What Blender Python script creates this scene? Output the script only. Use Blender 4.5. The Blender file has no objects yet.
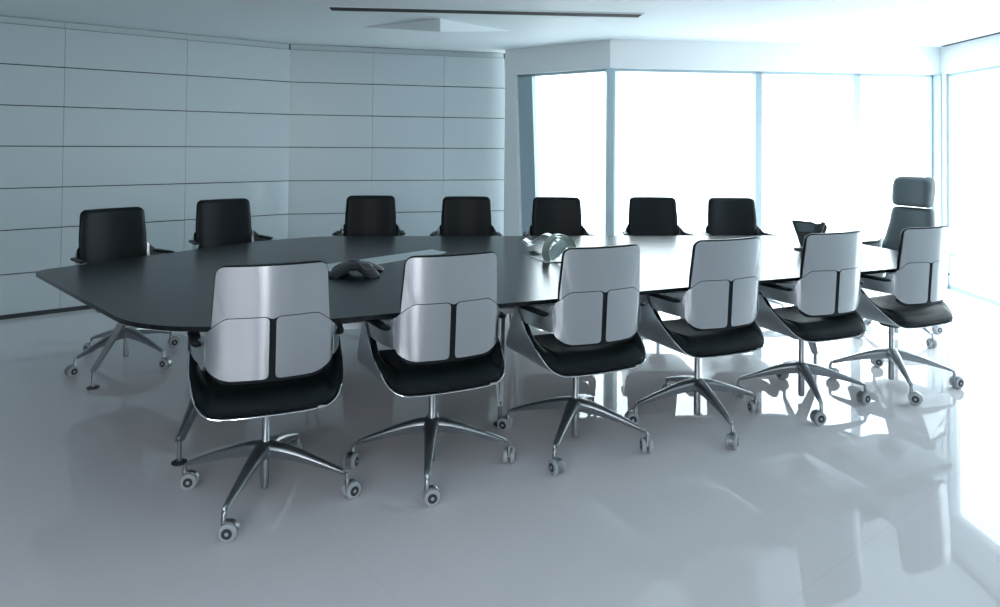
import bpy, bmesh, math, random
from mathutils import Vector, Matrix
random.seed(7)
sc = bpy.context.scene
C = sc.collection
PI = math.pi
R = math.radians

# ------------------------------------------------------------------ materials
def mat(name, base=(.5,.5,.5), rough=.5, metal=0., **kw):
    m = bpy.data.materials.new(name); m.use_nodes = True
    b = m.node_tree.nodes['Principled BSDF']
    b.inputs['Base Color'].default_value = (*base, 1)
    b.inputs['Roughness'].default_value = rough
    b.inputs['Metallic'].default_value = metal
    for k, v in kw.items(): b.inputs[k].default_value = v
    return m
def nodes(m): return m.node_tree.nodes, m.node_tree.links, m.node_tree.nodes['Principled BSDF']
def add_noise_rough(m, scale, lo, hi, stretch=(1,1,1), bump=0, dist=.001):
    n, l, b = nodes(m)
    tc = n.new('ShaderNodeTexCoord'); mp = n.new('ShaderNodeMapping'); mp.inputs['Scale'].default_value = stretch
    nz = n.new('ShaderNodeTexNoise'); nz.inputs['Scale'].default_value = scale; nz.inputs['Detail'].default_value = 4
    mr = n.new('ShaderNodeMapRange'); mr.inputs['To Min'].default_value = lo; mr.inputs['To Max'].default_value = hi
    l.new(tc.outputs['Object'], mp.inputs[0]); l.new(mp.outputs[0], nz.inputs['Vector'])
    l.new(nz.outputs[0], mr.inputs['Value']); l.new(mr.outputs[0], b.inputs['Roughness'])
    if bump:
        bp = n.new('ShaderNodeBump'); bp.inputs['Strength'].default_value = bump; bp.inputs['Distance'].default_value = dist
        l.new(nz.outputs[0], bp.inputs['Height']); l.new(bp.outputs[0], b.inputs['Normal'])
    return nz

M = {}
M['leather'] = mat('black_leather', (.006,.010,.012), .42, **{'Specular IOR Level': .2})
add_noise_rough(M['leather'], 220, .36, .5, bump=.12, dist=.0006)
M['leather_exec'] = mat('charcoal_leather', (.10,.13,.14), .5)
add_noise_rough(M['leather_exec'], 200, .42, .56, bump=.1, dist=.0006)
def brushed(name, base, rough, an):
    m = mat(name, base, rough, 1., **{'Anisotropic': an})
    n, l, b = nodes(m)
    b.inputs['Anisotropic Rotation'].default_value = .25
    tg = n.new('ShaderNodeTangent'); tg.direction_type = 'RADIAL'; tg.axis = 'Z'
    l.new(tg.outputs[0], b.inputs['Tangent'])
    tc = n.new('ShaderNodeTexCoord'); mp = n.new('ShaderNodeMapping'); mp.inputs['Scale'].default_value = (3, 3, 260)
    nz = n.new('ShaderNodeTexNoise'); nz.inputs['Scale'].default_value = 2.5; nz.inputs['Detail'].default_value = 3
    mx = n.new('ShaderNodeMix'); mx.data_type = 'RGBA'
    mx.inputs[6].default_value = (*[c*.93 for c in base], 1); mx.inputs[7].default_value = (*[min(1, c*1.06) for c in base], 1)
    l.new(tc.outputs['Object'], mp.inputs[0]); l.new(mp.outputs[0], nz.inputs['Vector'])
    l.new(nz.outputs[0], mx.inputs[0]); l.new(mx.outputs[2], b.inputs['Base Color'])
    return m
M['silver'] = brushed('brushed_aluminium', (.49,.505,.52), .22, .8)
M['arm_metal'] = mat('satin_dark_metal', (.46,.50,.52), .36, .9)
M['rail'] = mat('satin_rail', (.78,.82,.83), .42, .6)
M['cast'] = mat('cast_aluminium', (.36,.385,.40), .36, 1.)
M['chrome'] = mat('chrome', (.8,.82,.84), .1, 1.)
M['rubber'] = mat('dark_rubber', (.03,.035,.04), .5)
M['wheel'] = mat('grey_wheel_plastic', (.42,.45,.47), .35)
M['seam'] = mat('shadow_gap', (.03,.04,.045), .6)
M['phone'] = mat('phone_plastic', (.025,.028,.032), .38)
M['phone_grey'] = mat('phone_keys', (.16,.17,.18), .4)
M['screen'] = mat('phone_screen', (.10,.13,.14), .2)
M['strip'] = mat('cable_strip_metal', (.55,.62,.64), .32, .35)
M['ceiling'] = mat('ceiling_paint', (.80,.87,.89), .6)
M['plaster'] = mat('white_plaster', (.82,.86,.87), .5)
M['dark_wall'] = mat('bounce_cutting_dark_wall', (.16,.17,.18), .5)  # for the unseen side wall, made dark to cut bounce on the left
M['panel_matt'] = mat('lacquered_panel_matt', (.54,.62,.645), .30)
M['frame'] = mat('window_frame_paint', (.38,.50,.55), .35)
M['panel'] = mat('lacquered_panel', (.54,.62,.645), .09)
M['black'] = mat('black_slot', (.006,.006,.007), .8)

# table top, dark stained oak with fine grain
m = mat('black_oak', (.02,.024,.026), .24, **{'Specular IOR Level': .2})
n, l, b = nodes(m)
tc = n.new('ShaderNodeTexCoord'); mp = n.new('ShaderNodeMapping'); mp.inputs['Rotation'].default_value = (0, 0, R(-14)); mp.inputs['Scale'].default_value = (2, 60, 2)
nz = n.new('ShaderNodeTexNoise'); nz.inputs['Scale'].default_value = 3; nz.inputs['Detail'].default_value = 5
cr = n.new('ShaderNodeValToRGB'); cr.color_ramp.elements[0].position = .35; cr.color_ramp.elements[0].color = (.006,.009,.011,1)
cr.color_ramp.elements[1].position = .7; cr.color_ramp.elements[1].color = (.015,.020,.023,1)
bp = n.new('ShaderNodeBump'); bp.inputs['Strength'].default_value = .12; bp.inputs['Distance'].default_value = .0005
mr = n.new('ShaderNodeMapRange'); mr.inputs['To Min'].default_value = .19; mr.inputs['To Max'].default_value = .29
l.new(tc.outputs['Object'], mp.inputs[0]); l.new(mp.outputs[0], nz.inputs['Vector']); l.new(nz.outputs[0], cr.inputs[0])
l.new(cr.outputs[0], b.inputs['Base Color']); l.new(nz.outputs[0], bp.inputs['Height']); l.new(bp.outputs[0], b.inputs['Normal'])
l.new(nz.outputs[0], mr.inputs['Value']); l.new(mr.outputs[0], b.inputs['Roughness'])
M['oak'] = m

# floor, glossy cast resin in large squares
m = mat('polished_floor', (.70,.68,.71), .006, 0., **{'Specular IOR Level': .26})
n, l, b = nodes(m)
tc = n.new('ShaderNodeTexCoord'); mp = n.new('ShaderNodeMapping'); mp.inputs['Rotation'].default_value = (0, 0, R(-39))
br = n.new('ShaderNodeTexBrick'); br.offset = 0; br.inputs['Scale'].default_value = 1; br.inputs['Brick Width'].default_value = 1.2
br.inputs['Row Height'].default_value = 1.2; br.inputs['Mortar Size'].default_value = .0016
br.inputs['Color1'].default_value = (.81,.795,.815,1); br.inputs['Color2'].default_value = (.80,.785,.805,1); br.inputs['Mortar'].default_value = (.74,.725,.75,1)
l.new(tc.outputs['Object'], mp.inputs[0]); l.new(mp.outputs[0], br.inputs['Vector']); l.new(br.outputs[0], b.inputs['Base Color'])
M['floor'] = m

# thin window glass
m = bpy.data.materials.new('window_glass'); m.use_nodes = True
n, l = m.node_tree.nodes, m.node_tree.links; n.clear()
o_ = n.new('ShaderNodeOutputMaterial'); mx = n.new('ShaderNodeMixShader'); t_ = n.new('ShaderNodeBsdfTransparent'); g_ = n.new('ShaderNodeBsdfGlossy')
t_.inputs[0].default_value = (.95,.985,1,1); g_.inputs['Roughness'].default_value = .02; mx.inputs[0].default_value = .05
l.new(t_.outputs[0], mx.inputs[1]); l.new(g_.outputs[0], mx.inputs[2]); l.new(mx.outputs[0], o_.inputs[0])
M['glass'] = m

# magazine page: pale paper with soft printed blocks
m = mat('magazine_paper', (.55,.62,.60), .3)
n, l, b = nodes(m)
tc = n.new('ShaderNodeTexCoord'); br = n.new('ShaderNodeTexBrick'); br.inputs['Scale'].default_value = 14; br.inputs['Mortar Size'].default_value = .03
br.inputs['Color1'].default_value = (.62,.72,.70,1); br.inputs['Color2'].default_value = (.30,.47,.48,1); br.inputs['Mortar'].default_value = (.72,.76,.74,1)
l.new(tc.outputs['Object'], br.inputs['Vector']); l.new(br.outputs[0], b.inputs['Base Color'])
M['page'] = m
M['page_plain'] = mat('magazine_cover_paper', (.52,.60,.56), .35)

# ------------------------------------------------------------------ mesh helpers
def obj(name, bm, m, parent=None, smooth=True, loc=None, rz=None):
    me = bpy.data.meshes.new(name); bm.normal_update(); bm.to_mesh(me); bm.free()
    for mm in (m if isinstance(m, (list, tuple)) else [m]): me.materials.append(mm)
    if smooth:
        for p in me.polygons: p.use_smooth = True
        me.set_sharp_from_angle(angle=R(38))
    o = bpy.data.objects.new(name, me); C.objects.link(o)
    if parent: o.parent = parent
    if loc is not None: o.location = loc
    if rz is not None: o.rotation_euler.z = rz
    return o
def thing(name, label, cat, loc=(0,0,0), rz=0, group=None):
    o = bpy.data.objects.new(name, None); C.objects.link(o); o.empty_display_size = .1
    o.location = loc; o.rotation_euler.z = rz
    return tag(o, label, cat, group)
def tag(o, label, cat, group=None):
    o['label'] = label; o['category'] = cat
    if group: o['group'] = group
    return o
def struct(name, bm, m, parent=None, smooth=False):
    o = obj(name, bm, m, parent, smooth)
    if not parent: o['kind'] = 'structure'
    return o
def grid(bm, P, closeu=False, closev=False, mi=0):
    """P[i][j] rows of points -> quads"""
    V = [[bm.verts.new(p) for p in row] for row in P]
    nu, nv = len(V), len(V[0])
    for i in range(nu - (0 if closeu else 1)):
        for j in range(nv - (0 if closev else 1)):
            a, b_, c, d = V[i][j], V[i][(j+1) % nv], V[(i+1) % nu][(j+1) % nv], V[(i+1) % nu][j]
            try: f = bm.faces.new((a, b_, c, d)); f.material_index = mi
            except ValueError: pass
    return V
def tube(bm, pts, r, seg=12, cap=True):
    pts = [Vector(p) for p in pts]
    rs = r if isinstance(r, (list, tuple)) else [r]*len(pts)
    rings = []; up = None
    for i, p in enumerate(pts):
        t = (pts[min(i+1, len(pts)-1)] - pts[max(i-1, 0)]).normalized()
        if up is None:
            up = t.orthogonal().normalized()
        up = (up - t*up.dot(t)).normalized(); s = t.cross(up)
        rings.append([p + up*math.cos(2*PI*k/seg)*rs[i] + s*math.sin(2*PI*k/seg)*rs[i] for k in range(seg)])
    V = grid(bm, rings, closev=True)
    if cap:
        bm.faces.new(V[0][::-1]); bm.faces.new(V[-1])
def box(bm, c, s, rz=0, bevel=0, seg=2, rot=None):
    r = bmesh.ops.create_cube(bm, size=1)
    mt = Matrix.Translation(c) @ (rot if rot is not None else Matrix.Rotation(rz, 4, 'Z')) @ Matrix.Diagonal((*s, 1))
    bmesh.ops.transform(bm, matrix=mt, verts=r['verts'])
    if bevel:
        es = {e for v in r['verts'] for e in v.link_edges}
        bmesh.ops.bevel(bm, geom=list(es), offset=bevel, segments=seg, affect='EDGES', profile=.5)
def prism(bm, poly, z0, z1, bevel=0, seg=2):
    vb = [bm.verts.new((x, y, z0)) for x, y in poly]; vt = [bm.verts.new((x, y, z1)) for x, y in poly]
    n_ = len(poly); fs = [bm.faces.new(vb[::-1]), bm.faces.new(vt)]
    for i in range(n_): fs.append(bm.faces.new((vb[i], vb[(i+1) % n_], vt[(i+1) % n_], vt[i])))
    if bevel:
        es = [e for e in bm.edges if e.verts[0] in vb+vt and e.verts[1] in vb+vt and (e.verts[0] in vb) == (e.verts[1] in vb)]
        bmesh.ops.bevel(bm, geom=es, offset=bevel, segments=seg, affect='EDGES')
def lathe(bm, prof, axis='Z', seg=24, at=(0,0,0)):
    rings = []
    for r, h in prof:
        ring = []
        for k in range(seg):
            a = 2*PI*k/seg; c, s = r*math.cos(a), r*math.sin(a)
            ring.append(Vector(at) + (Vector((c, s, h)) if axis == 'Z' else Vector((h, c, s))))
        rings.append(ring)
    V = grid(bm, rings, closev=True)
    bm.faces.new(V[0][::-1]); bm.faces.new(V[-1])
def interp(tab, x):
    if x <= tab[0][0]: return tab[0][1]
    for (a, va), (b_, vb) in zip(tab, tab[1:]):
        if x <= b_: return va + (vb-va)*(x-a)/(b_-a)
    return tab[-1][1]
def catmull(P, n_):
    P = [Vector(p) for p in P]; out = []
    for i in range(len(P)-1):
        p0 = P[i-1] if i else P[0]*2-P[1]; p3 = P[i+2] if i+2 < len(P) else P[-1]*2-P[-2]
        p1, p2 = P[i], P[i+1]
        for k in range(n_):
            t = k/n_
            out.append(.5*((2*p1)+(p2-p0)*t+(2*p0-5*p1+4*p2-p3)*t*t+(3*p1-p0-3*p2+p3)*t**3))
    out.append(P[-1]); return out
def fillet(poly, rad, n_=5):
    """round the corners of a 2D polygon; rad a number or one per corner"""
    out = []; N = len(poly)
    for i in range(N):
        p = Vector(poly[i]); a = Vector(poly[i-1]); c = Vector(poly[(i+1) % N])
        r_ = rad[i] if isinstance(rad, (list, tuple)) else rad
        if r_ <= 0: out.append(tuple(p)); continue
        d1 = (a-p).normalized(); d2 = (c-p).normalized()
        q1 = p+d1*r_; q2 = p+d2*r_
        for k in range(n_+1):
            t = k/n_; out.append(tuple(q1*(1-t)**2 + p*2*t*(1-t) + q2*t*t))
    return out

# ------------------------------------------------------------------ conference chair
def yb(z): return -.239 - .07*(z-.545)           # the back leans slightly
def ysurf(x, z):                                   # silver skin: cylinder that wraps forward at the wings
    w = max(0, abs(x)-.205)
    return yb(z) + .8*x*x + 9*w*w
def plate(rows, ncol, th, off=0):
    """rows: (z, x0, x1). closed plate following the back curve, th thick"""
    bm = bmesh.new(); F, B = [], []
    for z, x0, x1 in rows:
        fr, bk = [], []
        for k in range(ncol+1):
            x = x0+(x1-x0)*k/ncol; y = ysurf(x, z)+off
            bk.append((x, y, z)); fr.append((x, y+th, z))
        F.append(fr); B.append(bk)
    VB = grid(bm, B); VF = grid(bm, [r_[::-1] for r_ in F])
    nr = len(rows)
    for i in range(nr-1):
        bm.faces.new((VB[i][0], VB[i+1][0], VF[i+1][-1], VF[i][-1]))
        bm.faces.new((VB[i+1][-1], VB[i][-1], VF[i][0], VF[i+1][0]))
    for j in range(ncol):
        bm.faces.new((VB[0][j+1], VB[0][j], VF[0][-1-j], VF[0][-2-j]))
        bm.faces.new((VB[-1][j], VB[-1][j+1], VF[-1][-2-j], VF[-1][-1-j]))
    bmesh.ops.recalc_face_normals(bm, faces=bm.faces)
    return bm
def zs(a, b_, n_, tight=.028):
    # rows that crowd at both ends so that rounded corners read
    out = [a + tight*(1-math.cos(PI/2*k/6)) for k in range(6)]
    out += [a+tight + (b_-a-2*tight)*k/n_ for k in range(n_)]
    out += [b_-tight*(1-math.sin(PI/2*k/6)) for k in range(7)]
    return out
def round_in(z, a, b_, r_):                       # inset of a rounded corner of radius r_ near ends a (low) and b_ (high)
    i = 0
    if r_[0] and z < a+r_[0]: i = max(i, r_[0]-math.sqrt(max(0, r_[0]**2-(a+r_[0]-z)**2)))
    if r_[1] and z > b_-r_[1]: i = max(i, r_[1]-math.sqrt(max(0, r_[1]**2-(z-b_+r_[1])**2)))
    return i

OUT_TOP = [(.73,.218),(.77,.2165),(.80,.2145),(.90,.208),(.972,.203)]
OUT_LOW = [(.540,.150),(.543,.168),(.550,.188),(.562,.208),(.578,.226),(.60,.235),(.63,.242),(.67,.245),(.695,.244),(.715,.237),(.730,.229),(.743,.2145),(.755,.200),(.768,.182),(.774,.170),(.776,.158)]
PAD = [(.528,.195),(.56,.212),(.62,.2165),(.75,.2180),(.80,.2175),(.87,.2125),(.979,.206)]

def make_back_pad(parent, table=PAD, z0=.528, z1=.979, name='backrest', m=None, r_=(.03,.04), ys=None, thick=.040):
    ys = ys or ysurf
    bm = bmesh.new(); rows = zs(z0, z1, 22, .03); ncol = 18; F, B = [], []
    for z in rows:
        h = interp(table, z) - round_in(z, z0, z1, r_)
        e = min(1, (z-z0)/.03, (z1-z)/.03); e = math.sqrt(max(0, 1-(1-max(0, e))**2))
        fr, bk = [], []
        for k in range(ncol+1):
            s = -1+2*k/ncol; x = h*math.sin(s*PI/2*.999)/math.sin(PI/2*.999)
            q = math.sqrt(max(0, 1-abs(x/h)**8))
            y = ys(x, z)+.005
            bk.append((x, y, z)); fr.append((x, y+.006+(thick-.006)*q*(.25+.75*e), z))
        F.append(fr); B.append(bk)
    VB = grid(bm, B); VF = grid(bm, [r[::-1] for r in F]); nr = len(rows)
    for i in range(nr-1):
        bm.faces.new((VB[i][0], VB[i+1][0], VF[i+1][-1], VF[i][-1])); bm.faces.new((VB[i+1][-1], VB[i][-1], VF[i][0], VF[i+1][0]))
    for j in range(ncol):
        bm.faces.new((VB[0][j+1], VB[0][j], VF[0][-1-j], VF[0][-2-j])); bm.faces.new((VB[-1][j], VB[-1][j+1], VF[-1][-2-j], VF[-1][-1-j]))
    bmesh.ops.recalc_face_normals(bm, faces=bm.faces)
    return obj(name, bm, m or M['leather'], parent)

# rear (chrome) rim and front rim of the seat scoop, right half mirrored
RR = [(.290,.000,.612),(.290,-.035,.578),(.288,-.085,.537),(.281,-.138,.498),(.268,-.185,.462),(.245,-.218,.433),(.208,-.238,.416),(.15,-.245,.410),(.08,-.247,.408),(0,-.248,.4075)]
FF = [(.292,.052,.674),(.296,.085,.62),(.298,.120,.55),(.296,.150,.492),(.286,.175,.460),(.262,.196,.436),(.215,.210,.422),(.15,.218,.416),(.08,.221,.414),(0,.222,.414)]
def full(H, n_=4):
    H = catmull(H, n_); return [Vector((-p.x, p.y, p.z)) for p in H] + [p.copy() for p in H[::-1][1:]]
RIM, FRO = full(RR), full(FF)
NS = len(RIM)
def pan_normal(i):
    a, b_ = RIM[max(i-1, 0)], RIM[min(i+1, NS-1)]
    a2, b2 = FRO[max(i-1, 0)], FRO[min(i+1, NS-1)]
    t = (b_-a)+(b2-a2); d = Vector((0, 1, 0))
    nrm = t.cross(d); nrm.y = 0
    nrm.normalize()
    c = RIM[i]
    if nrm.x*(-c.x)+nrm.z*(.80-c.z) < 0: nrm = -nrm
    return nrm
NRM = [pan_normal(i) for i in range(NS)]
def pan_pt(i, t, off=0):
    p = RIM[i].lerp(FRO[i], t)
    p.z -= .012*math.sin(PI*t)*max(0, 1-abs(p.x)/.28)
    return p + NRM[i]*off

def make_chair_body(root):
    # silver skin in three pieces
    bm = bmesh.new(); F, B = [], []; NU, NV = 48, 16
    ZL = [(.158,.776),(.170,.774),(.182,.768),(.200,.755),(.2145,.743),(.218,.739)]
    def zlow(x):
        a = abs(x)
        if a < .026: return .7795-.010*(1-(a/.026))**.8
        return interp(ZL, a)+.0035
    for j in range(NV+1):
        t = j/NV; fr, bk = [], []
        for i in range(NU+1):
            s_ = math.sin((-1+2*i/NU)*PI/2*.93)/math.sin(PI/2*.93); x = s_*.2175
            e = max(0, abs(s_)*.204-(.204-.028)); zt = .972-(.028-math.sqrt(max(0, .028**2-e*e)))
            z = zlow(x)+(zt-zlow(x))*(1-(1-t)**1.3); x = s_*interp(OUT_TOP, z); y = ysurf(x, z)
            bk.append((x, y, z)); fr.append((x, y+.004, z))
        F.append(fr); B.append(bk)
    VB = grid(bm, B); VF = grid(bm, [r_[::-1] for r_ in F])
    for i in range(NV):
        bm.faces.new((VB[i][0], VB[i+1][0], VF[i+1][-1], VF[i][-1])); bm.faces.new((VB[i+1][-1], VB[i][-1], VF[i][0], VF[i+1][0]))
    for j in range(NU):
        bm.faces.new((VB[0][j+1], VB[0][j], VF[0][-1-j], VF[0][-2-j])); bm.faces.new((VB[-1][j], VB[-1][j+1], VF[-1][-2-j], VF[-1][-1-j]))
    bmesh.ops.recalc_face_normals(bm, faces=bm.faces)
    obj('upper_back_panel', bm, M['silver'], root)
    for s in (-1, 1):
        rows = []
        for z in [.540+.01*k/4 for k in range(4)] + [.550+(.745-.550)*k/22 for k in range(22)] + [.745+.0315*k/10 for k in range(11)]:
            xi = .0125 + round_in(z, .540, .7768, (.018,.02)); xo = interp(OUT_LOW, z)
            rows.append((z, s*xi, s*xo) if s > 0 else (z, s*xo, s*xi))
        obj('lower_back_panel', plate(rows, 18, .004), M['silver'], root)
    make_back_pad(root)
    # seat scoop
    bm = bmesh.new(); T = [k/10 for k in range(11)]
    A = [[pan_pt(i, t) for t in T] for i in range(NS)]
    B = [[pan_pt(i, t, -.006) for t in T[::-1]] for i in range(NS)]
    grid(bm, [a+b_ for a, b_ in zip(A, B)], closev=True)
    bmesh.ops.recalc_face_normals(bm, faces=bm.faces)
    obj('seat_shell', bm, M['arm_metal'], root)
    bm = bmesh.new(); tube(bm, [p+Vector((0, -.001, 0))-n_*.003 for p, n_ in zip(RIM, NRM)], .0032, 8)
    obj('chrome_rim', bm, M['chrome'], root)
    # cushion: thick in the bottom, thin up the sides
    bm = bmesh.new(); rows = []; 
    i0, i1 = 1, NS-2
    for i in range(i0, i1+1):
        p = RIM[i]; side = min(1, max(0, (abs(p.x)-.17)/.11)); hi = min(1, max(0, (p.z-.40)/.14))
        th = .088*(1-hi)+.030*hi
        th *= min(1, .45+.55*math.sin(min(1, (min(i-i0, i1-i)+.2)/4)*PI/2))
        low, top = [], []
        for k in range(15):
            t = k/14; tt = t*1.0
            e = math.sin(min(1, min(t*7, (1-t)*7))*PI/2)
            low.append(pan_pt(i, tt, .001))
            q = pan_pt(i, .0+tt, .003+(th-.003)*(.30+.70*e)) if 0 < k < 14 else pan_pt(i, tt, .004+th*.30)
            q.y += (-.016*math.sin(PI*min(1, .35+0*t)) if k <= 1 else 0)*(1-hi)
            top.append(q)
        rows.append(low[::-1]+top)
    V = grid(bm, rows, closev=True); bm.faces.new(V[0]); bm.faces.new(V[-1][::-1])
    bmesh.ops.recalc_face_normals(bm, faces=bm.faces)
    cu = obj('seat', bm, M['leather'], root)
    sm = cu.modifiers.new('smooth', 'SUBSURF'); sm.levels = 1; sm.render_levels = 1
    bm = bmesh.new(); box(bm, (.185, -.2500, .416), (.028, .004, .009), bevel=.001)
    obj('care_tag', bm, M['wheel'], root)
    # arms
    for s in (-1, 1):
        secs = [(.238,-.194,.596,.722),(.250,-.176,.598,.706),(.264,-.138,.600,.686),(.277,-.088,.602,.677),(.286,-.03,.605,.674),(.290,.01,.608,.674),(.292,.052,.610,.674)]
        rows = []
        pts = [Vector((a, b_, 0)) for a, b_, c_, d_ in secs]
        for k, (x, y, z0, z1) in enumerate(secs):
            t = (pts[min(k+1, len(pts)-1)]-pts[max(k-1, 0)]).normalized(); nn = Vector((-t.y, t.x, 0))  # inward
            th = .004+.008*min(1, k/3)
            q = []
            for dz, dn in ((0,0),(0,1),(1,1),(1,0)):
                z = z0+(z1-z0)*dz; p = Vector((x, y, z)) + nn*th*dn
                q.append(Vector((p.x*s, p.y, p.z)))
            rows.append(q)
        bm = bmesh.new(); V = grid(bm, rows, closev=True); bm.faces.new(V[0]); bm.faces.new(V[-1][::-1])
        bmesh.ops.recalc_face_normals(bm, faces=bm.faces)
        ar = obj('armrest', bm, M['arm_metal'], root)
        bv = ar.modifiers.new('bevel', 'BEVEL'); bv.width = .0025; bv.segments = 2; bv.limit_method = 'ANGLE'
        bm = bmesh.new(); rows = []
        for k in range(15):
            t = k/14; x = .283-.020*t; y = .056-.250*t; e = math.sqrt(max(.02, 1-(2*t-1)**6)); w = .024*e*(1-.15*t); h = .0105*e
            rows.append([Vector((s*(x+w*math.cos(a)*(1 if abs(math.cos(a)) > .01 else 0)), y, .676+h*math.copysign(abs(math.sin(a))**.7, math.sin(a)))) for a in [2*PI*j/14 for j in range(14)]])
        V = grid(bm, rows, closev=True); bm.faces.new(V[0]); bm.faces.new(V[-1][::-1])
        bmesh.ops.recalc_face_normals(bm, faces=bm.faces)
        obj('arm_pad', bm, M['leather'], ar)

def make_chair_base(root, star, seed, H=.404):
    bm = bmesh.new()
    lathe(bm, [(.022,H-.055),(.060,H-.052),(.075,H-.03),(.075,H-.012),(.02,H-.008)], seg=20)
    obj('seat_mechanism', bm, M['rubber'], root)
    bm = bmesh.new()
    lathe(bm, [(.0125,.024),(.0165,.027),(.0175,.04),(.0175,.205),(.016,.212),(.0145,.214),(.0145,H-.05)], seg=20)
    obj('gas_spring', bm, M['cast'], root)
    bm = bmesh.new()
    lathe(bm, [(.024,.150),(.034,.156),(.044,.172),(.046,.190),(.040,.206),(.026,.2135),(.0178,.2145)], seg=28)
    obj('base_hub', bm, M['cast'], root)
    # one leg, tapering, lifted at hub and bending down at the tip
    rows = []
    L = [(.012,.2115,.066,.060),(.045,.2095,.066,.060),(.085,.202,.058,.056),(.14,.186,.048,.047),(.20,.165,.040,.037),(.26,.143,.033,.028),(.305,.1255,.0285,.022),(.328,.1165,.025,.019)]
    for r_, z, w, h in L:
        c = []
        for a in [2*PI*(j+.5)/16 for j in range(16)]:
            cx, cz = math.cos(a), math.sin(a)
            cx = math.copysign(abs(cx)**.55, cx); cz = math.copysign(abs(cz)**.55, cz)
            ww = w/2*(1 if cz > 0 else .62)
            c.append((r_, cx*ww, z-h/2+cz*h/2))
        rows.append(c)
    for r_, z, w in ((.341,.107,.021),(.347,.093,.018),(.349,.074,.015)):
        rows.append([(r_-.008*math.sin(a)*(1 if z < .1 else 1)-.002, w/2*math.cos(a), z+(.006*math.sin(a) if z > .1 else 0)) for a in [2*PI*(j+.5)/16 for j in range(16)]])
    bm = bmesh.new(); V = grid(bm, rows, closev=True); bm.faces.new(V[0]); bm.faces.new(V[-1][::-1])
    bmesh.ops.recalc_face_normals(bm, faces=bm.faces)
    leg = obj('leg', bm, M['cast'], root)
    # caster: fork + two wheels, swivel axis at own origin
    bm = bmesh.new(); lathe(bm, [(.0045,.028),(.0085,.030),(.0085,.066),(.006,.074)], seg=12)
    pr = []
    for k in range(9):
        a = R(60)+R(150)*k/8
        pr.append((-.016+.033*math.cos(a), .031+.031*math.sin(a)))
    rows = [[Vector((x, yy, z)) for yy in (-.0105, .0105)] + [Vector((-.016+(x+.016)*.88, yy, .031+(z-.031)*.88)) for yy in (.0105, -.0105)] for x, z in pr]
    V = grid(bm, rows, closev=True); bm.faces.new(V[0]); bm.faces.new(V[-1][::-1])
    bmesh.ops.recalc_face_normals(bm, faces=bm.faces)
    cas = obj('caster', bm, M['cast'], root)
    bm = bmesh.new()
    lathe(bm, [(.008,.0045),(.024,.0045),(.0275,.007),(.029,.010),(.029,.018),(.0275,.021),(.0235,.0225)], seg=28)
    lathe(bm, [(.0228,.0200),(.0232,.0232),(.019,.0238),(.0155,.0225)], seg=28)
    for f in bm.faces: f.material_index = 0
    nf = len(bm.faces)
    bm.faces.ensure_lookup_table()
    before = set(bm.faces)
    lathe(bm, [(.0165,.0200),(.0165,.0240),(.006,.0246)], seg=24)
    for f in bm.faces:
        if f not in before: f.material_index = 1
    before = set(bm.faces)
    lathe(bm, [(.0062,.0200),(.0062,.0252),(.003,.0256)], seg=14)
    for f in bm.faces:
        if f not in before: f.material_index = 0
    for v in bm.verts:
        h, y, z = v.co.z, v.co.x, v.co.y
        v.co = Vector((-.016+y, h, .0292+z))
    bmesh.ops.recalc_face_normals(bm, faces=bm.faces)
    wh = obj('wheel', bm, [M['wheel'], M['rubber']], cas)
    for ob_ in (cas, wh):
        ob_.data.transform(Matrix.Scale(1.15, 4))
    w2 = wh.copy(); C.objects.link(w2); w2.parent = cas; w2.rotation_euler.z = PI; w2.location = (-.0368, 0, 0)
    for i in range(3):
        c = leg.copy(); C.objects.link(c); c.parent = root
        c = cas.copy(); C.objects.link(c); c.parent = root
        for ch in (wh, w2):
            d = ch.copy(); C.objects.link(d); d.parent = c
    set_star(root, star, seed)
def set_star(root, star, seed):
    """star: direction of one leg in the chair's own frame"""
    rn = random.Random(seed)
    legs = [c for c in root.children if c.name.startswith('leg')]; cs = [c for c in root.children if c.name.startswith('caster')]
    for i, (a, b_) in enumerate(zip(legs, cs)):
        t = star+i*PI/2
        a.rotation_euler.z = t
        b_.location = (.347*math.cos(t), .347*math.sin(t), 0); b_.rotation_euler.z = rn.uniform(0, 2*PI)

def dup(root, label, group, name=None):
    r_ = root.copy(); C.objects.link(r_); r_['label'] = label; r_['group'] = group
    for ch in list(root.children):
        c = ch.copy(); C.objects.link(c); c.parent = r_
        for g in ch.children:
            d = g.copy(); C.objects.link(d); d.parent = c
    return r_

GN = 'silver-backed chairs along the near side of the table'
GF = 'black conference chairs on the far side of the table'
near = [  # x, y, facing deg, star (world deg), label
 (-.950,2.962,112.6,-96.1,'silver-backed swivel chair nearest the camera, at the left end of the near row'),
 (-.294,3.229,115.3,-87.5,'silver-backed swivel chair just right of the spider-shaped conference phone'),
 (.378,3.497,114.9,-111.3,'silver-backed swivel chair whose top covers the end of the curled magazine on the table'),
 (1.049,3.797,114.1,-76.9,'silver-backed swivel chair standing between the magazine and the desk phone, fourth of the near row'),
 (1.725,4.100,113.5,-96.7,'silver-backed swivel chair with its top corner in front of the black desk phone'),
 (2.399,4.399,115.0,-102.1,'silver-backed swivel chair at the far right, overlapping the high-backed chair behind it'),
]
far = [
 (-2.435,4.72,-38,-115.5,'black leather chair at the leftmost end of the table, its wheels in view'),
 (-2.04,5.53,-49,-100,'black leather far-side chair, second from the left, before the left panelled wall'),
 (-1.085,6.00,-83,-60,'black leather far-side chair, left one of two before the middle panelled wall'),
 (-.275,5.99,-88,-75,'black leather far-side chair, right one of two before the middle panelled wall'),
 (.50,6.03,-90,-110,'black leather chair behind the curled magazine, before the slanted window'),
 (1.36,6.13,-89,-70,'black leather far-side chair before the widest window pane'),
 (2.06,6.13,-88,-98,'black leather far-side chair closest to the desk phone'),
]
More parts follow.
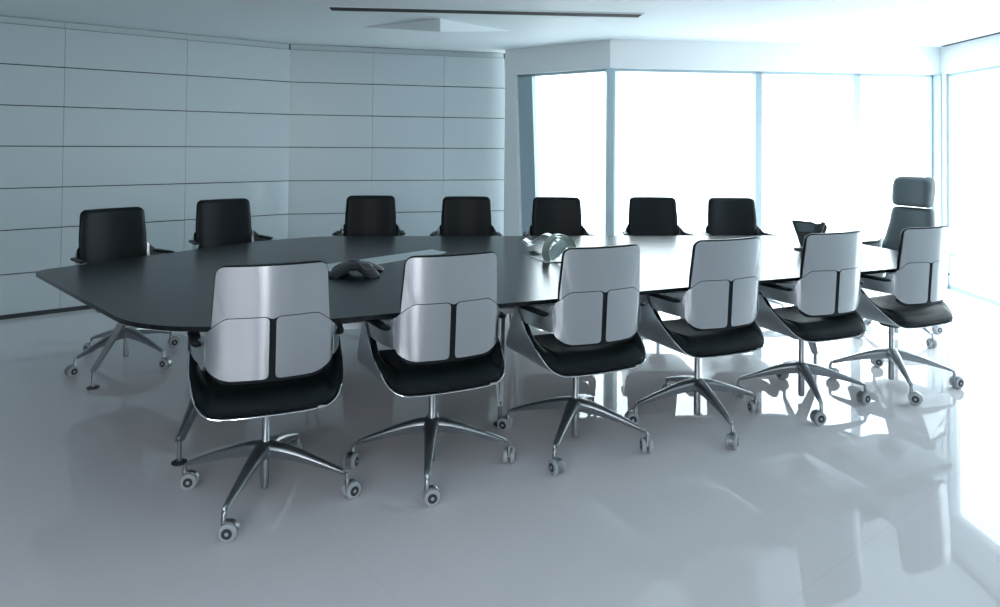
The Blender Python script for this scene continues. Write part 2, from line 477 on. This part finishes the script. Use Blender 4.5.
proto = thing('conference_chair', near[0][4], 'chair', group=GN)
make_chair_body(proto); make_chair_base(proto, 0, 1)
def place(o, x, y, face, star, seed):
    rz = R(face-90)
    o.location = (x, y, 0); o.rotation_euler.z = rz
    set_star(o, R(star)-rz, seed)
copies = [proto] + [dup(proto, a[4], GN) for a in near[1:]] + [dup(proto, a[4], GF) for a in far]
for i, (o, a) in enumerate(zip(copies, near+far)): place(o, *a[:4], 11+i)

# fix the caster directions of the front row so the wheels look as in the photograph
# ------------------------------------------------------------------ high-backed chair
ex = thing('executive_chair', 'high-backed grey swivel chair with separate headrest at the right end of the table', 'chair')
def ys2(x, z): return -.20-.13*(z-.53)+.75*x*x+.02*math.sin(max(0, z-.5)*3)
make_back_pad(ex, [(.49,.19),(.56,.222),(.66,.222),(.75,.200),(.85,.178),(.972,.164)], .49, .972, 'backrest', M['leather_exec'], (.03,.03), ys2, .055)
make_back_pad(ex, [(.975,.150),(1.05,.160),(1.14,.162),(1.21,.150)], .978, 1.212, 'headrest', M['leather_exec'], (.035,.045), lambda x, z: ys2(x, z)+.012, .075)
def skin(z0, z1, tab, name, r_=(.02,.03)):
    bm = bmesh.new(); rows = zs(z0, z1, 12, .03); P = []
    for z in rows:
        h = interp(tab, z)-round_in(z, z0, z1, r_)
        f = [(h*(-1+2*k/14), ys2(h*(-1+2*k/14), z)-.006, z) for k in range(15)]
        g = [(h*(-1+2*k/14), ys2(h*(-1+2*k/14), z)+.001, z) for k in range(14, -1, -1)]
        P.append(f+g)
    V = grid(bm, P, closev=True); bm.faces.new(V[0]); bm.faces.new(V[-1][::-1]); bmesh.ops.recalc_face_normals(bm, faces=bm.faces)
    return obj(name, bm, M['arm_metal'], ex)
skin(.50, .966, [(.50,.18),(.56,.215),(.66,.215),(.75,.194),(.85,.172),(.966,.158)], 'back_shell')
skin(.985, 1.205, [(.985,.145),(1.1,.156),(1.205,.143)], 'headrest_shell')
for ch in list(proto.children):
    b_ = ch.name.split('.')[0]
    if b_ in ('seat', 'seat_shell', 'chrome_rim', 'armrest', 'seat_mechanism', 'gas_spring', 'base_hub', 'leg', 'caster'):
        c = ch.copy(); C.objects.link(c); c.parent = ex
        for g in ch.children:
            d = g.copy(); C.objects.link(d); d.parent = c
place(ex, 3.04, 5.50, 207, -78, 99)

# ------------------------------------------------------------------ table
TH = .72
TB = [(-2.556,3.941),(-1.42,2.80),(-1.02,2.79),(2.64,4.394),(2.84,4.74),(2.66,5.42),(2.28,5.79),(-1.35,5.50),(-1.72,5.22)]
poly = fillet(TB, [.10,.22,.18,.10,.14,.14,.2,.18,.16], 7)
tb = thing('conference_table', 'long black oak conference table with faceted outline and metal legs', 'table', (.4, 4.3, 0))
off = Vector((-.4, -4.3, 0))
bm = bmesh.new(); prism(bm, [(x-.4, y-4.3) for x, y in poly], TH-.019, TH, .003)
obj('tabletop', bm, M['oak'], tb, smooth=True)
def inset(poly_, d):
    N = len(poly_); out = []
    for i in range(N):
        p = Vector(poly_[i]); a = (p-Vector(poly_[i-1])).normalized(); c = (Vector(poly_[(i+1) % N])-p).normalized()
        n1 = Vector((-a.y, a.x)); n2 = Vector((-c.y, c.x)); m_ = (n1+n2).normalized()
        out.append(tuple(p+m_*d/max(.4, m_.dot(n1))))
    return out
ip = inset(TB, .25); ip2 = inset(TB, .29)
fr = [(x-.4, y-4.3) for x, y in fillet(ip, [.08,.12,.08,.04,.05,.06,.1,.08,.08], 6)]; fr2 = [(x-.4, y-4.3) for x, y in fillet(ip2, [.08,.12,.08,.04,.05,.06,.1,.08,.08], 6)]
bm = bmesh.new(); z0, z1 = TH-.114, TH-.088
grid(bm, [[(*a, z0), (*a, z1), (*b_, z1), (*b_, z0)] for a, b_ in zip(fr, fr2)], closeu=True, closev=True)
bmesh.ops.recalc_face_normals(bm, faces=bm.faces)
obj('apron_rail', bm, M['rail'], tb)
# steel cross beams under the top
for (xa, ya), (xb, yb_) in (((-1.85,3.35),(-1.05,5.45)),((.013,3.58),(.0,5.5)),((1.75,4.40),(1.55,5.6))):
    bm = bmesh.new(); d = Vector((xb-xa, yb_-ya)); L_ = d.length
    box(bm, ((xa+xb)/2-.4, (ya+yb_)/2-4.3, TH-.052), (L_, .06, .066), math.atan2(d.y, d.x), .003)
    obj('cross_beam', bm, M['cast'], tb)
def table_leg(fx, fy, dx, dy):
    """glide disc + upright + two blades that spread up and inward under the top"""
    bm = bmesh.new(); f = Vector((fx-.4, fy-4.3, 0)); d = Vector((dx, dy, 0)).normalized(); s = Vector((-d.y, d.x, 0))
    tube(bm, [f+Vector((0,0,.009)), f+Vector((0,0,.12))], .0105, 12)
    for k in (-1, 1):
        top = f + d*.34 + s*k*.05 + Vector((0,0,TH-.05)); b0 = f+Vector((0,0,.10))+s*k*.006
        mid = b0.lerp(top, .5)+Vector((0,0,.01))
        rows = []
        for p, w, t in ((b0,.014,.008),(mid,.020,.009),(top,.030,.010)):
            rows.append([p+d*w*a+s*t*b_ for a, b_ in ((-1,-1),(1,-1),(1,1),(-1,1))])
        V = grid(bm, rows, closev=True); bm.faces.new(V[0]); bm.faces.new(V[-1][::-1])
    bmesh.ops.recalc_face_normals(bm, faces=bm.faces)
    lg = obj('leg', bm, M['cast'], tb)
    bm = bmesh.new(); lathe(bm, [(.030,0),(.034,.003),(.033,.008),(.014,.0115)], seg=24, at=f); obj('glide', bm, M['rubber'], lg)
for a in ((-2.35,4.19,.85,.10),(-1.42,3.23,.5,.85),(.013,3.70,-.1,1),(2.05,4.66,-.2,1),(-1.35,5.20,.3,-.9),(.10,5.15,0,-1),(1.75,5.33,0,-1)):
    table_leg(*a)
# light cable strip let into the top
st = [(-1.25,3.87),(-1.13,3.80),(-.705,4.275),(-.345,4.74),(-.452,4.865),(-1.045,4.20)]
bm = bmesh.new(); prism(bm, [(x-.4, y-4.3) for x, y in st], TH-.004, TH+.0015, 0)
o = obj('cable_strip', bm, M['strip'], tb, smooth=False); o['label'] = 'pale metal strip set into the black top'

# ------------------------------------------------------------------ conference phone (three-legged star)
ph = thing('conference_phone', 'black spider-shaped conference phone with splayed legs lying by the light table strip', 'phone', (-.785, 3.95, TH+.0015), 0)
bm = bmesh.new()
lathe(bm, [(.030,.018),(.085,.030),(.092,.040),(.086,.050),(.066,.060),(.040,.066),(.012,.068)], seg=40)
obj('phone_body', bm, M['phone'], ph)
LEGA = [R(-128), R(-42), R(48), R(140)]
for a in LEGA:
    bm = bmesh.new(); rows = []; d = Vector((math.cos(a), math.sin(a), 0)); s_ = Vector((-d.y, d.x, 0))
    for r_, w, zt, zb in ((.03,.040,.064,.034),(.07,.045,.058,.030),(.105,.045,.044,.018),(.14,.042,.028,.006),(.165,.037,.014,.0),(.172,.034,.008,.0)):
        rows.append([d*r_+s_*w*x+Vector((0,0,z)) for x, z in ((-1,zb),(-.98,zt-.006),(-.86,zt-.001),(-.4,zt+.002),(.4,zt+.002),(.86,zt-.001),(.98,zt-.006),(1,zb))])
    V = grid(bm, rows, closev=True); bm.faces.new(V[0]); bm.faces.new(V[-1][::-1]); bmesh.ops.recalc_face_normals(bm, faces=bm.faces)
    obj('phone_leg', bm, M['phone'], ph)
a = LEGA[1]; rt = Matrix.Rotation(a, 4, 'Z') @ Matrix.Rotation(R(24), 4, 'Y')
kc = Vector((math.cos(a), math.sin(a), 0))*.098+Vector((0,0,.0505))
bm = bmesh.new(); box(bm, kc, (.060, .058, .004), bevel=.001, rot=rt); kp = obj('keypad', bm, M['phone_grey'], ph)
for i in range(3):
    for j in range(4):
        bm = bmesh.new(); box(bm, kc+rt @ Vector(((j-1.5)*.0135, (i-1)*.016, .003)), (.0085, .011, .003), bevel=.0008, rot=rt); obj('key', bm, M['phone'], kp)
bm = bmesh.new(); box(bm, Vector((math.cos(a), math.sin(a), 0))*.045+Vector((0,0,.0655)), (.026, .055, .004), bevel=.001, rot=Matrix.Rotation(a, 4, 'Z') @ Matrix.Rotation(R(10), 4, 'Y')); obj('display', bm, M['screen'], ph)
bm = bmesh.new(); lathe(bm, [(.032,.055),(.032,.069),(.026,.0725),(.006,.073)], seg=28, at=(-.012,.012,0)); obj('speaker_grille', bm, M['phone'], ph)

# ------------------------------------------------------------------ desk phone near the far right end
dp = thing('desk_phone', 'black desk phone with raised tilted body and handset, near the right end of the table', 'phone', (2.17, 5.03, TH+.0015), R(-24))
bm = bmesh.new(); prism(bm, fillet([(-.10,-.07),(.09,-.07),(.08,.09),(-.08,.09)], .02), 0, .012, .003); obj('stand', bm, M['phone_grey'], dp)
tl = Matrix.Translation((0,.035,.012)) @ Matrix.Rotation(R(68), 4, 'X')
def slab(poly_, z0, z1, bev):
    bm = bmesh.new(); prism(bm, poly_, z0, z1, bev); bmesh.ops.transform(bm, matrix=tl, verts=bm.verts[:]); return bm
obj('phone_body', slab(fillet([(-.055,-.002),(.070,-.002),(.118,.150),(.100,.172),(.045,.165),(.020,.178),(-.118,.186)], .010), -.016, .016, .004), M['phone'], dp)
kp = obj('keypad', slab(fillet([(-.028,.02),(.028,.02),(.034,.085),(-.034,.085)], .004), .016, .019, .001), M['phone_grey'], dp)
obj('display', slab(fillet([(-.070,.100),(.030,.100),(.034,.160),(-.092,.166)], .005), .016, .021, .0015), M['screen'], dp)
for i in range(3):
    for j in range(4): obj('key', slab(fillet([(-.026+i*.019,.026+j*.015),(-.013+i*.019,.026+j*.015),(-.013+i*.019,.036+j*.015),(-.026+i*.019,.036+j*.015)], .002, 2), .019, .0215, .0006), M['phone'], kp)
bm = bmesh.new(); hs = [tl @ v for v in catmull([(.052,.006,.034),(.056,.035,.040),(.070,.085,.050),(.086,.140,.042),(.090,.168,.034)], 4)]
tube(bm, hs, [.015,.017,.016,.013]+[.011]*(len(hs)-8)+[.013,.016,.017,.015], 12); obj('handset', bm, M['phone'], dp)

# ------------------------------------------------------------------ curled magazine
mg = thing('magazine', 'open magazine with pages curling up in arches on the table, behind the third silver chair', 'magazine', (.40, 4.80, TH), 0)
def sheet(path, w0, w1, th=.0012, wob=0):
    """a page: path of (u, z) points swept across its width with its own thickness"""
    P = catmull([(a, 0, b_) for a, b_ in path], 6); bm = bmesh.new(); rows = []
    for i, p in enumerate(P):
        t = (P[min(i+1, len(P)-1)]-P[max(i-1, 0)]).normalized(); nn = Vector((-t.z, 0, t.x))
        up = []; dn = []
        for k in range(7):
            y = w0+(w1-w0)*k/6; q = p+Vector((wob*(k/6)*i/len(P), y, 0))
            up.append(q+nn*th); dn.append(q)
        rows.append(up+dn[::-1])
    V = grid(bm, rows, closev=True); bm.faces.new(V[0]); bm.faces.new(V[-1][::-1]); bmesh.ops.recalc_face_normals(bm, faces=bm.faces)
    return bm
def leaf(path, w0, w1, m_, rz=0, loc=(0,0,0), **k): return obj('page', sheet(path, w0, w1, **k), M[m_], mg, rz=R(rz), loc=loc)
# arch of curling pages, a printed page lifting under it, two leaves bending away at the back
leaf([(-.085,.002),(-.098,.060),(-.080,.118),(-.030,.158),(.030,.160),(.085,.125),(.118,.060),(.128,.004)], -.025, .025, 'page_plain', 22, (-.03, -.36, 0), wob=-.02)
leaf([(-.075,.002),(-.086,.055),(-.070,.105),(-.026,.142),(.026,.143),(.074,.110),(.105,.050)], -.030, .055, 'page_plain', 26, (-.03, -.35, 0))
leaf([(-.080,.002),(-.03,.030),(.03,.085),(.085,.120)], -.05, .10, 'page', 26, (-.02, -.30, 0))
leaf([(-.125,.0015),(-.05,.005),(.05,.007),(.13,.002)], -.10, .16, 'page', 18, (-.03, -.32, 0))
leaf([(.125,.02),(.06,.055),(-.0,.092),(-.06,.110),(-.11,.085),(-.16,.052),(-.205,.070)], .0, .10, 'page_plain', -14, (-.04, .02, 0))
leaf([(.10,.006),(.03,.030),(-.04,.058),(-.11,.050),(-.17,.030),(-.215,.062)], -.01, .12, 'page_plain', -18, (-.04, .0, 0))
leaf([(-.10,.0015),(-.03,.006),(.05,.006),(.12,.002)], -.16, .12, 'page', -12, (-.02, -.10, 0), th=.004)

# ------------------------------------------------------------------ the room
HC = 2.435
def wall_quad(name, a, b_, z0, z1, th, m, side=1):
    """slab from a to b_, thickness th to the outside (side = +1 left of a->b_)"""
    a = Vector((*a, 0)); b_ = Vector((*b_, 0)); d = (b_-a).normalized(); n_ = Vector((-d.y, d.x, 0))*side*th
    bm = bmesh.new(); prism(bm, [(p.x, p.y) for p in ((a, b_, b_+n_, a+n_) if side > 0 else (a, a+n_, b_+n_, b_))], z0, z1)
    bmesh.ops.recalc_face_normals(bm, faces=bm.faces)
    return struct(name, bm, m)
LW = (-2.128, 7.240); ang = R(39); LD = Vector((math.cos(ang), math.sin(ang)))
LEFT0 = (LW[0]-LD.x*5.6, LW[1]-LD.y*5.6)
CD = Vector((math.cos(R(15)), math.sin(R(15)))); CE = (LW[0]+CD.x*2.232, LW[1]+CD.y*2.232)
W0 = (1.035, 6.768); W1 = (4.370, 7.117); RE = (3.93, -2.4); BL = (-4.2, -2.4)

bm = bmesh.new(); FL = [BL, RE, (4.9,-2.4), (4.9,7.9), (.2,8.4), (-3,8.0), (LEFT0[0]-.3, LEFT0[1]+.2)]
prism(bm, FL, -.08, 0); struct('floor', bm, M['floor'])
bm = bmesh.new(); prism(bm, FL, HC, HC+.1); struct('ceiling', bm, M['ceiling'])

ROWS = [0.0,.355,.71,1.045,1.385,1.715,2.045,2.375]
def panel_wall(name, org, d, x_end, vj, lean=0., m='panel'):
    """lacquered boards with dark open joints over a dark backing; vj: distances of the vertical joints"""
    bm = bmesh.new(); n_ = Vector((-d.y, d.x)); g = .004; before = set()
    cols = [0]+vj+[x_end]
    for r_ in range(len(ROWS)):
        z0 = ROWS[r_]+g; z1 = (ROWS[r_+1] if r_+1 < len(ROWS) else HC)-g
        dep = 0.0 if r_+1 < len(ROWS) else .035
        if z1-z0 < .02: continue
        for c0, c1 in zip(cols, cols[1:]):
            xs = [c0+(.0012 if c0 else 0), c1-(.0012 if c1 != x_end else 0)]
            q = []
            for dd in (dep, dep+.018):
                for x, z in ((xs[0], z0), (xs[1], z0), (xs[1], z1), (xs[0], z1)):
                    xx = x - (lean*z if x > x_end-.01 else 0)
                    q.append(bm.verts.new((org[0]+d.x*xx+n_.x*dd, org[1]+d.y*xx+n_.y*dd, z)))
            for f in ((0,1,2,3),(7,6,5,4),(0,4,5,1),(1,5,6,2),(2,6,7,3),(3,7,4,0)): bm.faces.new([q[k] for k in f])
    before = set(bm.faces)
    q = []
    for dd in (.055, .12):
        for x, z in ((-.15,0),(x_end+.06,0),(x_end+.06-lean*HC,HC),(-.15,HC)):
            q.append(bm.verts.new((org[0]+d.x*x+n_.x*dd, org[1]+d.y*x+n_.y*dd, z)))
    for f in ((0,1,2,3),(7,6,5,4),(0,4,5,1),(1,5,6,2),(2,6,7,3),(3,7,4,0)):
        ff = bm.faces.new([q[k] for k in f]); ff.material_index = 1
    bmesh.ops.recalc_face_normals(bm, faces=bm.faces)
    return struct(name, bm, [M[m], M['seam']])
panel_wall('wall_left', LEFT0, LD, 5.6, [5.6-x for x in (5.1, 4.15, 3.05, 1.965, .99)][0:])
panel_wall('wall_back', LW, CD, 2.36, [.83, 1.58], lean=.048, m='panel_matt')
wall_quad('wall_side', (BL[0], BL[1]), LEFT0, 0, HC, .1, M['dark_wall'], 1)
# white return where the panelled wall ends
wd = (Vector(W0)-Vector((.06, 7.605))).normalized()
A0 = Vector(W0)-wd*1.30
def seg_wall(name, a, b_, zsill, zhead, x0, x1, parts, head_slant=0, m=M['plaster'], th=.16):
    """facade stretch a->b_ (inside face on the line), one opening from x0 to x1 (distances along) between sill and head"""
    a = Vector(a); b_ = Vector(b_); d = (b_-a).normalized(); n_ = Vector((-d.y, d.x)); L_ = (b_-a).length
    bm = bmesh.new()
    def blk(pts):      # pts: four (x, z) corners
        q = []
        for dd in (0, th):
            for x, z in pts: q.append(bm.verts.new((a.x+d.x*x+n_.x*dd, a.y+d.y*x+n_.y*dd, z)))
        for f in ((0,1,2,3),(7,6,5,4),(0,4,5,1),(1,5,6,2),(2,6,7,3),(3,7,4,0)): bm.faces.new([q[k] for k in f])
    xs0 = x0-head_slant
    blk([(0,0),(x0,0),(x0,zsill),(0,zsill)]) if x0 > .001 else None
    if x0 > .001: blk([(0,zsill),(x0,zsill),(xs0,zhead),(0,zhead)])
    if L_-x1 > .001: blk([(x1,0),(L_,0),(L_,zhead),(x1,zhead)])
    if zsill > .001: blk([(x0,0),(x1,0),(x1,zsill),(x0,zsill)])
    blk([(0,zhead),(L_,zhead),(L_,HC),(0,HC)])
    bmesh.ops.recalc_face_normals(bm, faces=bm.faces)
    return struct(name, bm, m)
def window(idx, a, b_, x0, x1, z0, z1, slant=0, rails=(), dep=.10, fw=.035, bars=(), lw=None):
    lw = lw or fw
    a = Vector(a); b_ = Vector(b_); d = (b_-a).normalized(); n_ = Vector((-d.y, d.x))
    bm = bmesh.new()
    def blk(pts, d0, d1):
        q = []
        for dd in (d0, d1):
            for x, z in pts: q.append(bm.verts.new((a.x+d.x*x+n_.x*dd, a.y+d.y*x+n_.y*dd, z)))
        for f in ((0,1,2,3),(7,6,5,4),(0,4,5,1),(1,5,6,2),(2,6,7,3),(3,7,4,0)): bm.faces.new([q[k] for k in f])
    d0, d1 = dep-.06, dep
    blk([(x0,z0),(x0+lw,z0),(x0+lw-slant,z1),(x0-slant,z1)], d0, d1)
    blk([(x1-fw,z0),(x1,z0),(x1,z1),(x1-fw,z1)], d0, d1)
    blk([(x0,z0),(x1,z0),(x1,z0+.04),(x0,z0+.04)], d0, d1)
    blk([(x0-slant,z1-.025),(x1,z1-.025),(x1,z1),(x0-slant,z1)], d0, d1)
    for z in rails: blk([(x0,z-.012),(x1,z-.012),(x1,z+.012),(x0,z+.012)], d0, d1)
    for x, w in bars: blk([(x-w/2,z0),(x+w/2,z0),(x+w/2,z1),(x-w/2,z1)], d0-.03, d1)
    bmesh.ops.recalc_face_normals(bm, faces=bm.faces)
    w = struct('window_%d' % idx, bm, M['frame'])
    bm = bmesh.new(); blk([(x0,z0),(x1,z0),(x1,z1),(x0-slant,z1)], dep-.032, dep-.026)
    bmesh.ops.recalc_face_normals(bm, faces=bm.faces)
    obj('pane', bm, M['glass'], w, smooth=False)
ZS, ZH = .06, 2.165
Lr = (Vector(W0)-A0).length
seg_wall('wall_corner', A0, W0, ZS, ZH, Lr-1.06, Lr-.02, None, head_slant=.10)
window(1, A0, W0, Lr-1.06, Lr-.02, ZS, ZH, slant=.10, lw=.19)
Lf = (Vector(W1)-Vector(W0)).length
seg_wall('wall_front', W0, W1, ZS, ZH, .03, Lf-.03, None)
fx = lambda x: (x-W0[0])/(W1[0]-W0[0])*Lf
for i, (xa, xb) in enumerate(((W0[0]+.03, 2.52), (2.52, 3.53), (3.53, W1[0]-.03))):
    window(2+i, W0, W1, fx(xa), fx(xb), ZS, ZH, rails=(.40,), fw=.033)
# white column on the bend and the corner column
for k, (p, r_) in enumerate(((W0, .036), (W1, .05))):
    bm = bmesh.new(); box(bm, (p[0]+.0, p[1]+.02, ZH/2), (r_*2, r_*2, ZH), R(4), .004); struct('trim_%d' % (k+1), bm, M['frame'])
RW1 = (3.93+ (W1[0]-3.93)*.999, W1[1])
Lw = (Vector(RE)-Vector(W1)).length
seg_wall('wall_right', W1, RE, ZS, ZH, .05, 2.7, None)
xs = [.06, .94, 1.82, 2.69]
for i, (xa, xb) in enumerate(zip(xs, xs[1:])):
    window(5+i, W1, RE, xa, xb, ZS, ZH, rails=(.40,), fw=.03)
# unseen wall behind the camera; tall narrow window added to streak the chair backs
RM = (.6, -2.4)
seg_wall('wall_rear', RE, RM, ZS, ZH, 2.56, 3.02, None)
window(8, RE, RM, 2.56, 3.02, ZS, ZH)
seg_wall('wall_behind', RM, BL, 1.25, 2.33, .1, 2.6, None)
for i in range(2): window(9+i, RM, BL, .11+i*1.24, .11+(i+1)*1.24, 1.25, 2.33)  # high windows added out of view to light the foreground floor

# skirting on the panelled wall
def skirting(name, a, b_, h=.035):
    a = Vector(a); b_ = Vector(b_); d = (b_-a); bm = bmesh.new(); n_ = Vector((-d.y, d.x)).normalized()
    c = (a+b_)/2-n_*.004; box(bm, (c.x, c.y, h/2), (d.length, .006, h), math.atan2(d.y, d.x)); return struct(name, bm, M['seam'])
skirting('baseboard_left', LEFT0, LW); skirting('baseboard_back', LW, CE)

# ceiling: long black slot, folded flap, slot along the right wall
sl = thing('ceiling_slot_vent', 'long thin black slot set in the ceiling above the table', 'vent', (-.10, 5.39, HC))
bm = bmesh.new(); d = Vector((2.335, .176)); a_ = math.atan2(d.y, d.x)
box(bm, (0, 0, -.003), (2.345, .15, .006), a_); obj('slot_opening', bm, M['black'], sl, smooth=False)
bm = bmesh.new()
for s in (-1, 1):
    o2 = Matrix.Rotation(a_, 4, 'Z') @ Vector((0, s*.078, -.004)); box(bm, o2, (2.36, .009, .008), a_)
    o2 = Matrix.Rotation(a_, 4, 'Z') @ Vector((s*1.176, 0, -.004)); box(bm, o2, (  .009, .16, .008), a_)
obj('slot_frame', bm, M['ceiling'], sl, smooth=False)
bm = bmesh.new()
vs = [bm.verts.new(p) for p in ((-1.19,6.18,HC), (-.485,5.72,HC), (-.485,5.72,HC-.105), (.09,6.33,HC))]
for f in ((0,2,1),(1,2,3),(0,3,2),(0,1,3)): bm.faces.new([vs[k] for k in f])
bmesh.ops.recalc_face_normals(bm, faces=bm.faces); struct('trim_3', bm, M['ceiling'])
bm = bmesh.new(); dr = (Vector(RE)-Vector(W1)).normalized(); nr_ = Vector((dr.y, -dr.x))
c = Vector(W1)+dr*2.6+nr_*.03; box(bm, (c.x, c.y, HC-.003), (5.0, .03, .006), math.atan2(dr.y, dr.x)); struct('trim_4', bm, M['black'])

# ------------------------------------------------------------------ daylight
w = bpy.data.worlds.new('sky'); sc.world = w; w.use_nodes = True
n, l = w.node_tree.nodes, w.node_tree.links; bg = n['Background']
# bright hazy sky: cooler towards the front, raised and neutral behind to feed the added windows
tc = n.new('ShaderNodeTexCoord'); vm = n.new('ShaderNodeVectorMath'); vm.operation = 'DOT_PRODUCT'; vm.inputs[1].default_value = (.35,.93,.05)
mr = n.new('ShaderNodeMapRange'); mr.inputs['From Min'].default_value = -.7; mr.inputs['From Max'].default_value = .5; mr.interpolation_type = 'SMOOTHSTEP'
mx = n.new('ShaderNodeMix'); mx.data_type = 'RGBA'; mx.inputs[6].default_value = (9.5,9.0,9.2,1); mx.inputs[7].default_value = (5.9,6.5,6.7,1)
l.new(tc.outputs['Generated'], vm.inputs[0]); l.new(vm.outputs['Value'], mr.inputs['Value']); l.new(mr.outputs[0], mx.inputs[0]); sp = n.new('ShaderNodeSeparateXYZ'); gr = n.new('ShaderNodeMapRange'); gr.inputs['From Min'].default_value = -.25; gr.inputs['From Max'].default_value = .05
gr.inputs['To Min'].default_value = .5; gr.inputs['To Max'].default_value = 1; l.new(tc.outputs['Generated'], sp.inputs[0]); l.new(sp.outputs['Z'], gr.inputs['Value'])
sc_ = n.new('ShaderNodeVectorMath'); sc_.operation = 'SCALE'; l.new(mx.outputs[2], sc_.inputs[0]); l.new(gr.outputs[0], sc_.inputs['Scale']); l.new(sc_.outputs[0], bg.inputs['Color'])
bg.inputs['Strength'].default_value = 1.0
def portal(a, b_, x0, x1, ZS=ZS, ZH=ZH):
    a = Vector(a); b_ = Vector(b_); d = (b_-a).normalized(); n_ = Vector((-d.y, d.x)); c = a+d*(x0+x1)/2+n_*.14
    ld = bpy.data.lights.new('window_portal', 'AREA'); ld.shape = 'RECTANGLE'; ld.size = x1-x0; ld.size_y = ZH-ZS
    ld.cycles.is_portal = True
    o = bpy.data.objects.new('window_portal', ld); C.objects.link(o)
    zax = Vector((n_.x, n_.y, 0)); xax = Vector((d.x, d.y, 0)); yax = zax.cross(xax)
    o.matrix_world = Matrix.Translation((c.x, c.y, (ZS+ZH)/2)) @ Matrix((xax, yax, zax)).transposed().to_4x4()
portal(A0, W0, Lr-.98, Lr); portal(W0, W1, 0, Lf); portal(W1, RE, .05, 2.7); portal(RE, RM, 2.58, 3.0); portal(RM, BL, .1, 2.6, 1.25, 2.33)

# ------------------------------------------------------------------ camera
cd = bpy.data.cameras.new('camera'); cam = bpy.data.objects.new('camera', cd); C.objects.link(cam); sc.camera = cam
cd.sensor_width = 36; cd.lens = 36*717.0/1000; cd.shift_y = -(303.5-130.39)/1000; cd.clip_start = .05
cam.location = (0, 0, 1.4413)
cam.matrix_world = Matrix.Translation((0,0,1.4413)) @ Matrix.Rotation(PI/2+.018228, 4, 'X') @ Matrix.Rotation(.0089375, 4, 'Z')
sc.view_settings.view_transform = 'Standard'; sc.view_settings.look = 'None'; sc.view_settings.exposure = .28; sc.view_settings.gamma = 1
sc.view_settings.use_curve_mapping = False
sc.cycles.max_bounces = 10; sc.cycles.diffuse_bounces = 6; sc.cycles.glossy_bounces = 5; sc.cycles.transparent_max_bounces = 12
sc.cycles.caustics_reflective = False; sc.cycles.use_denoising = True; sc.cycles.sample_clamp_indirect = 8
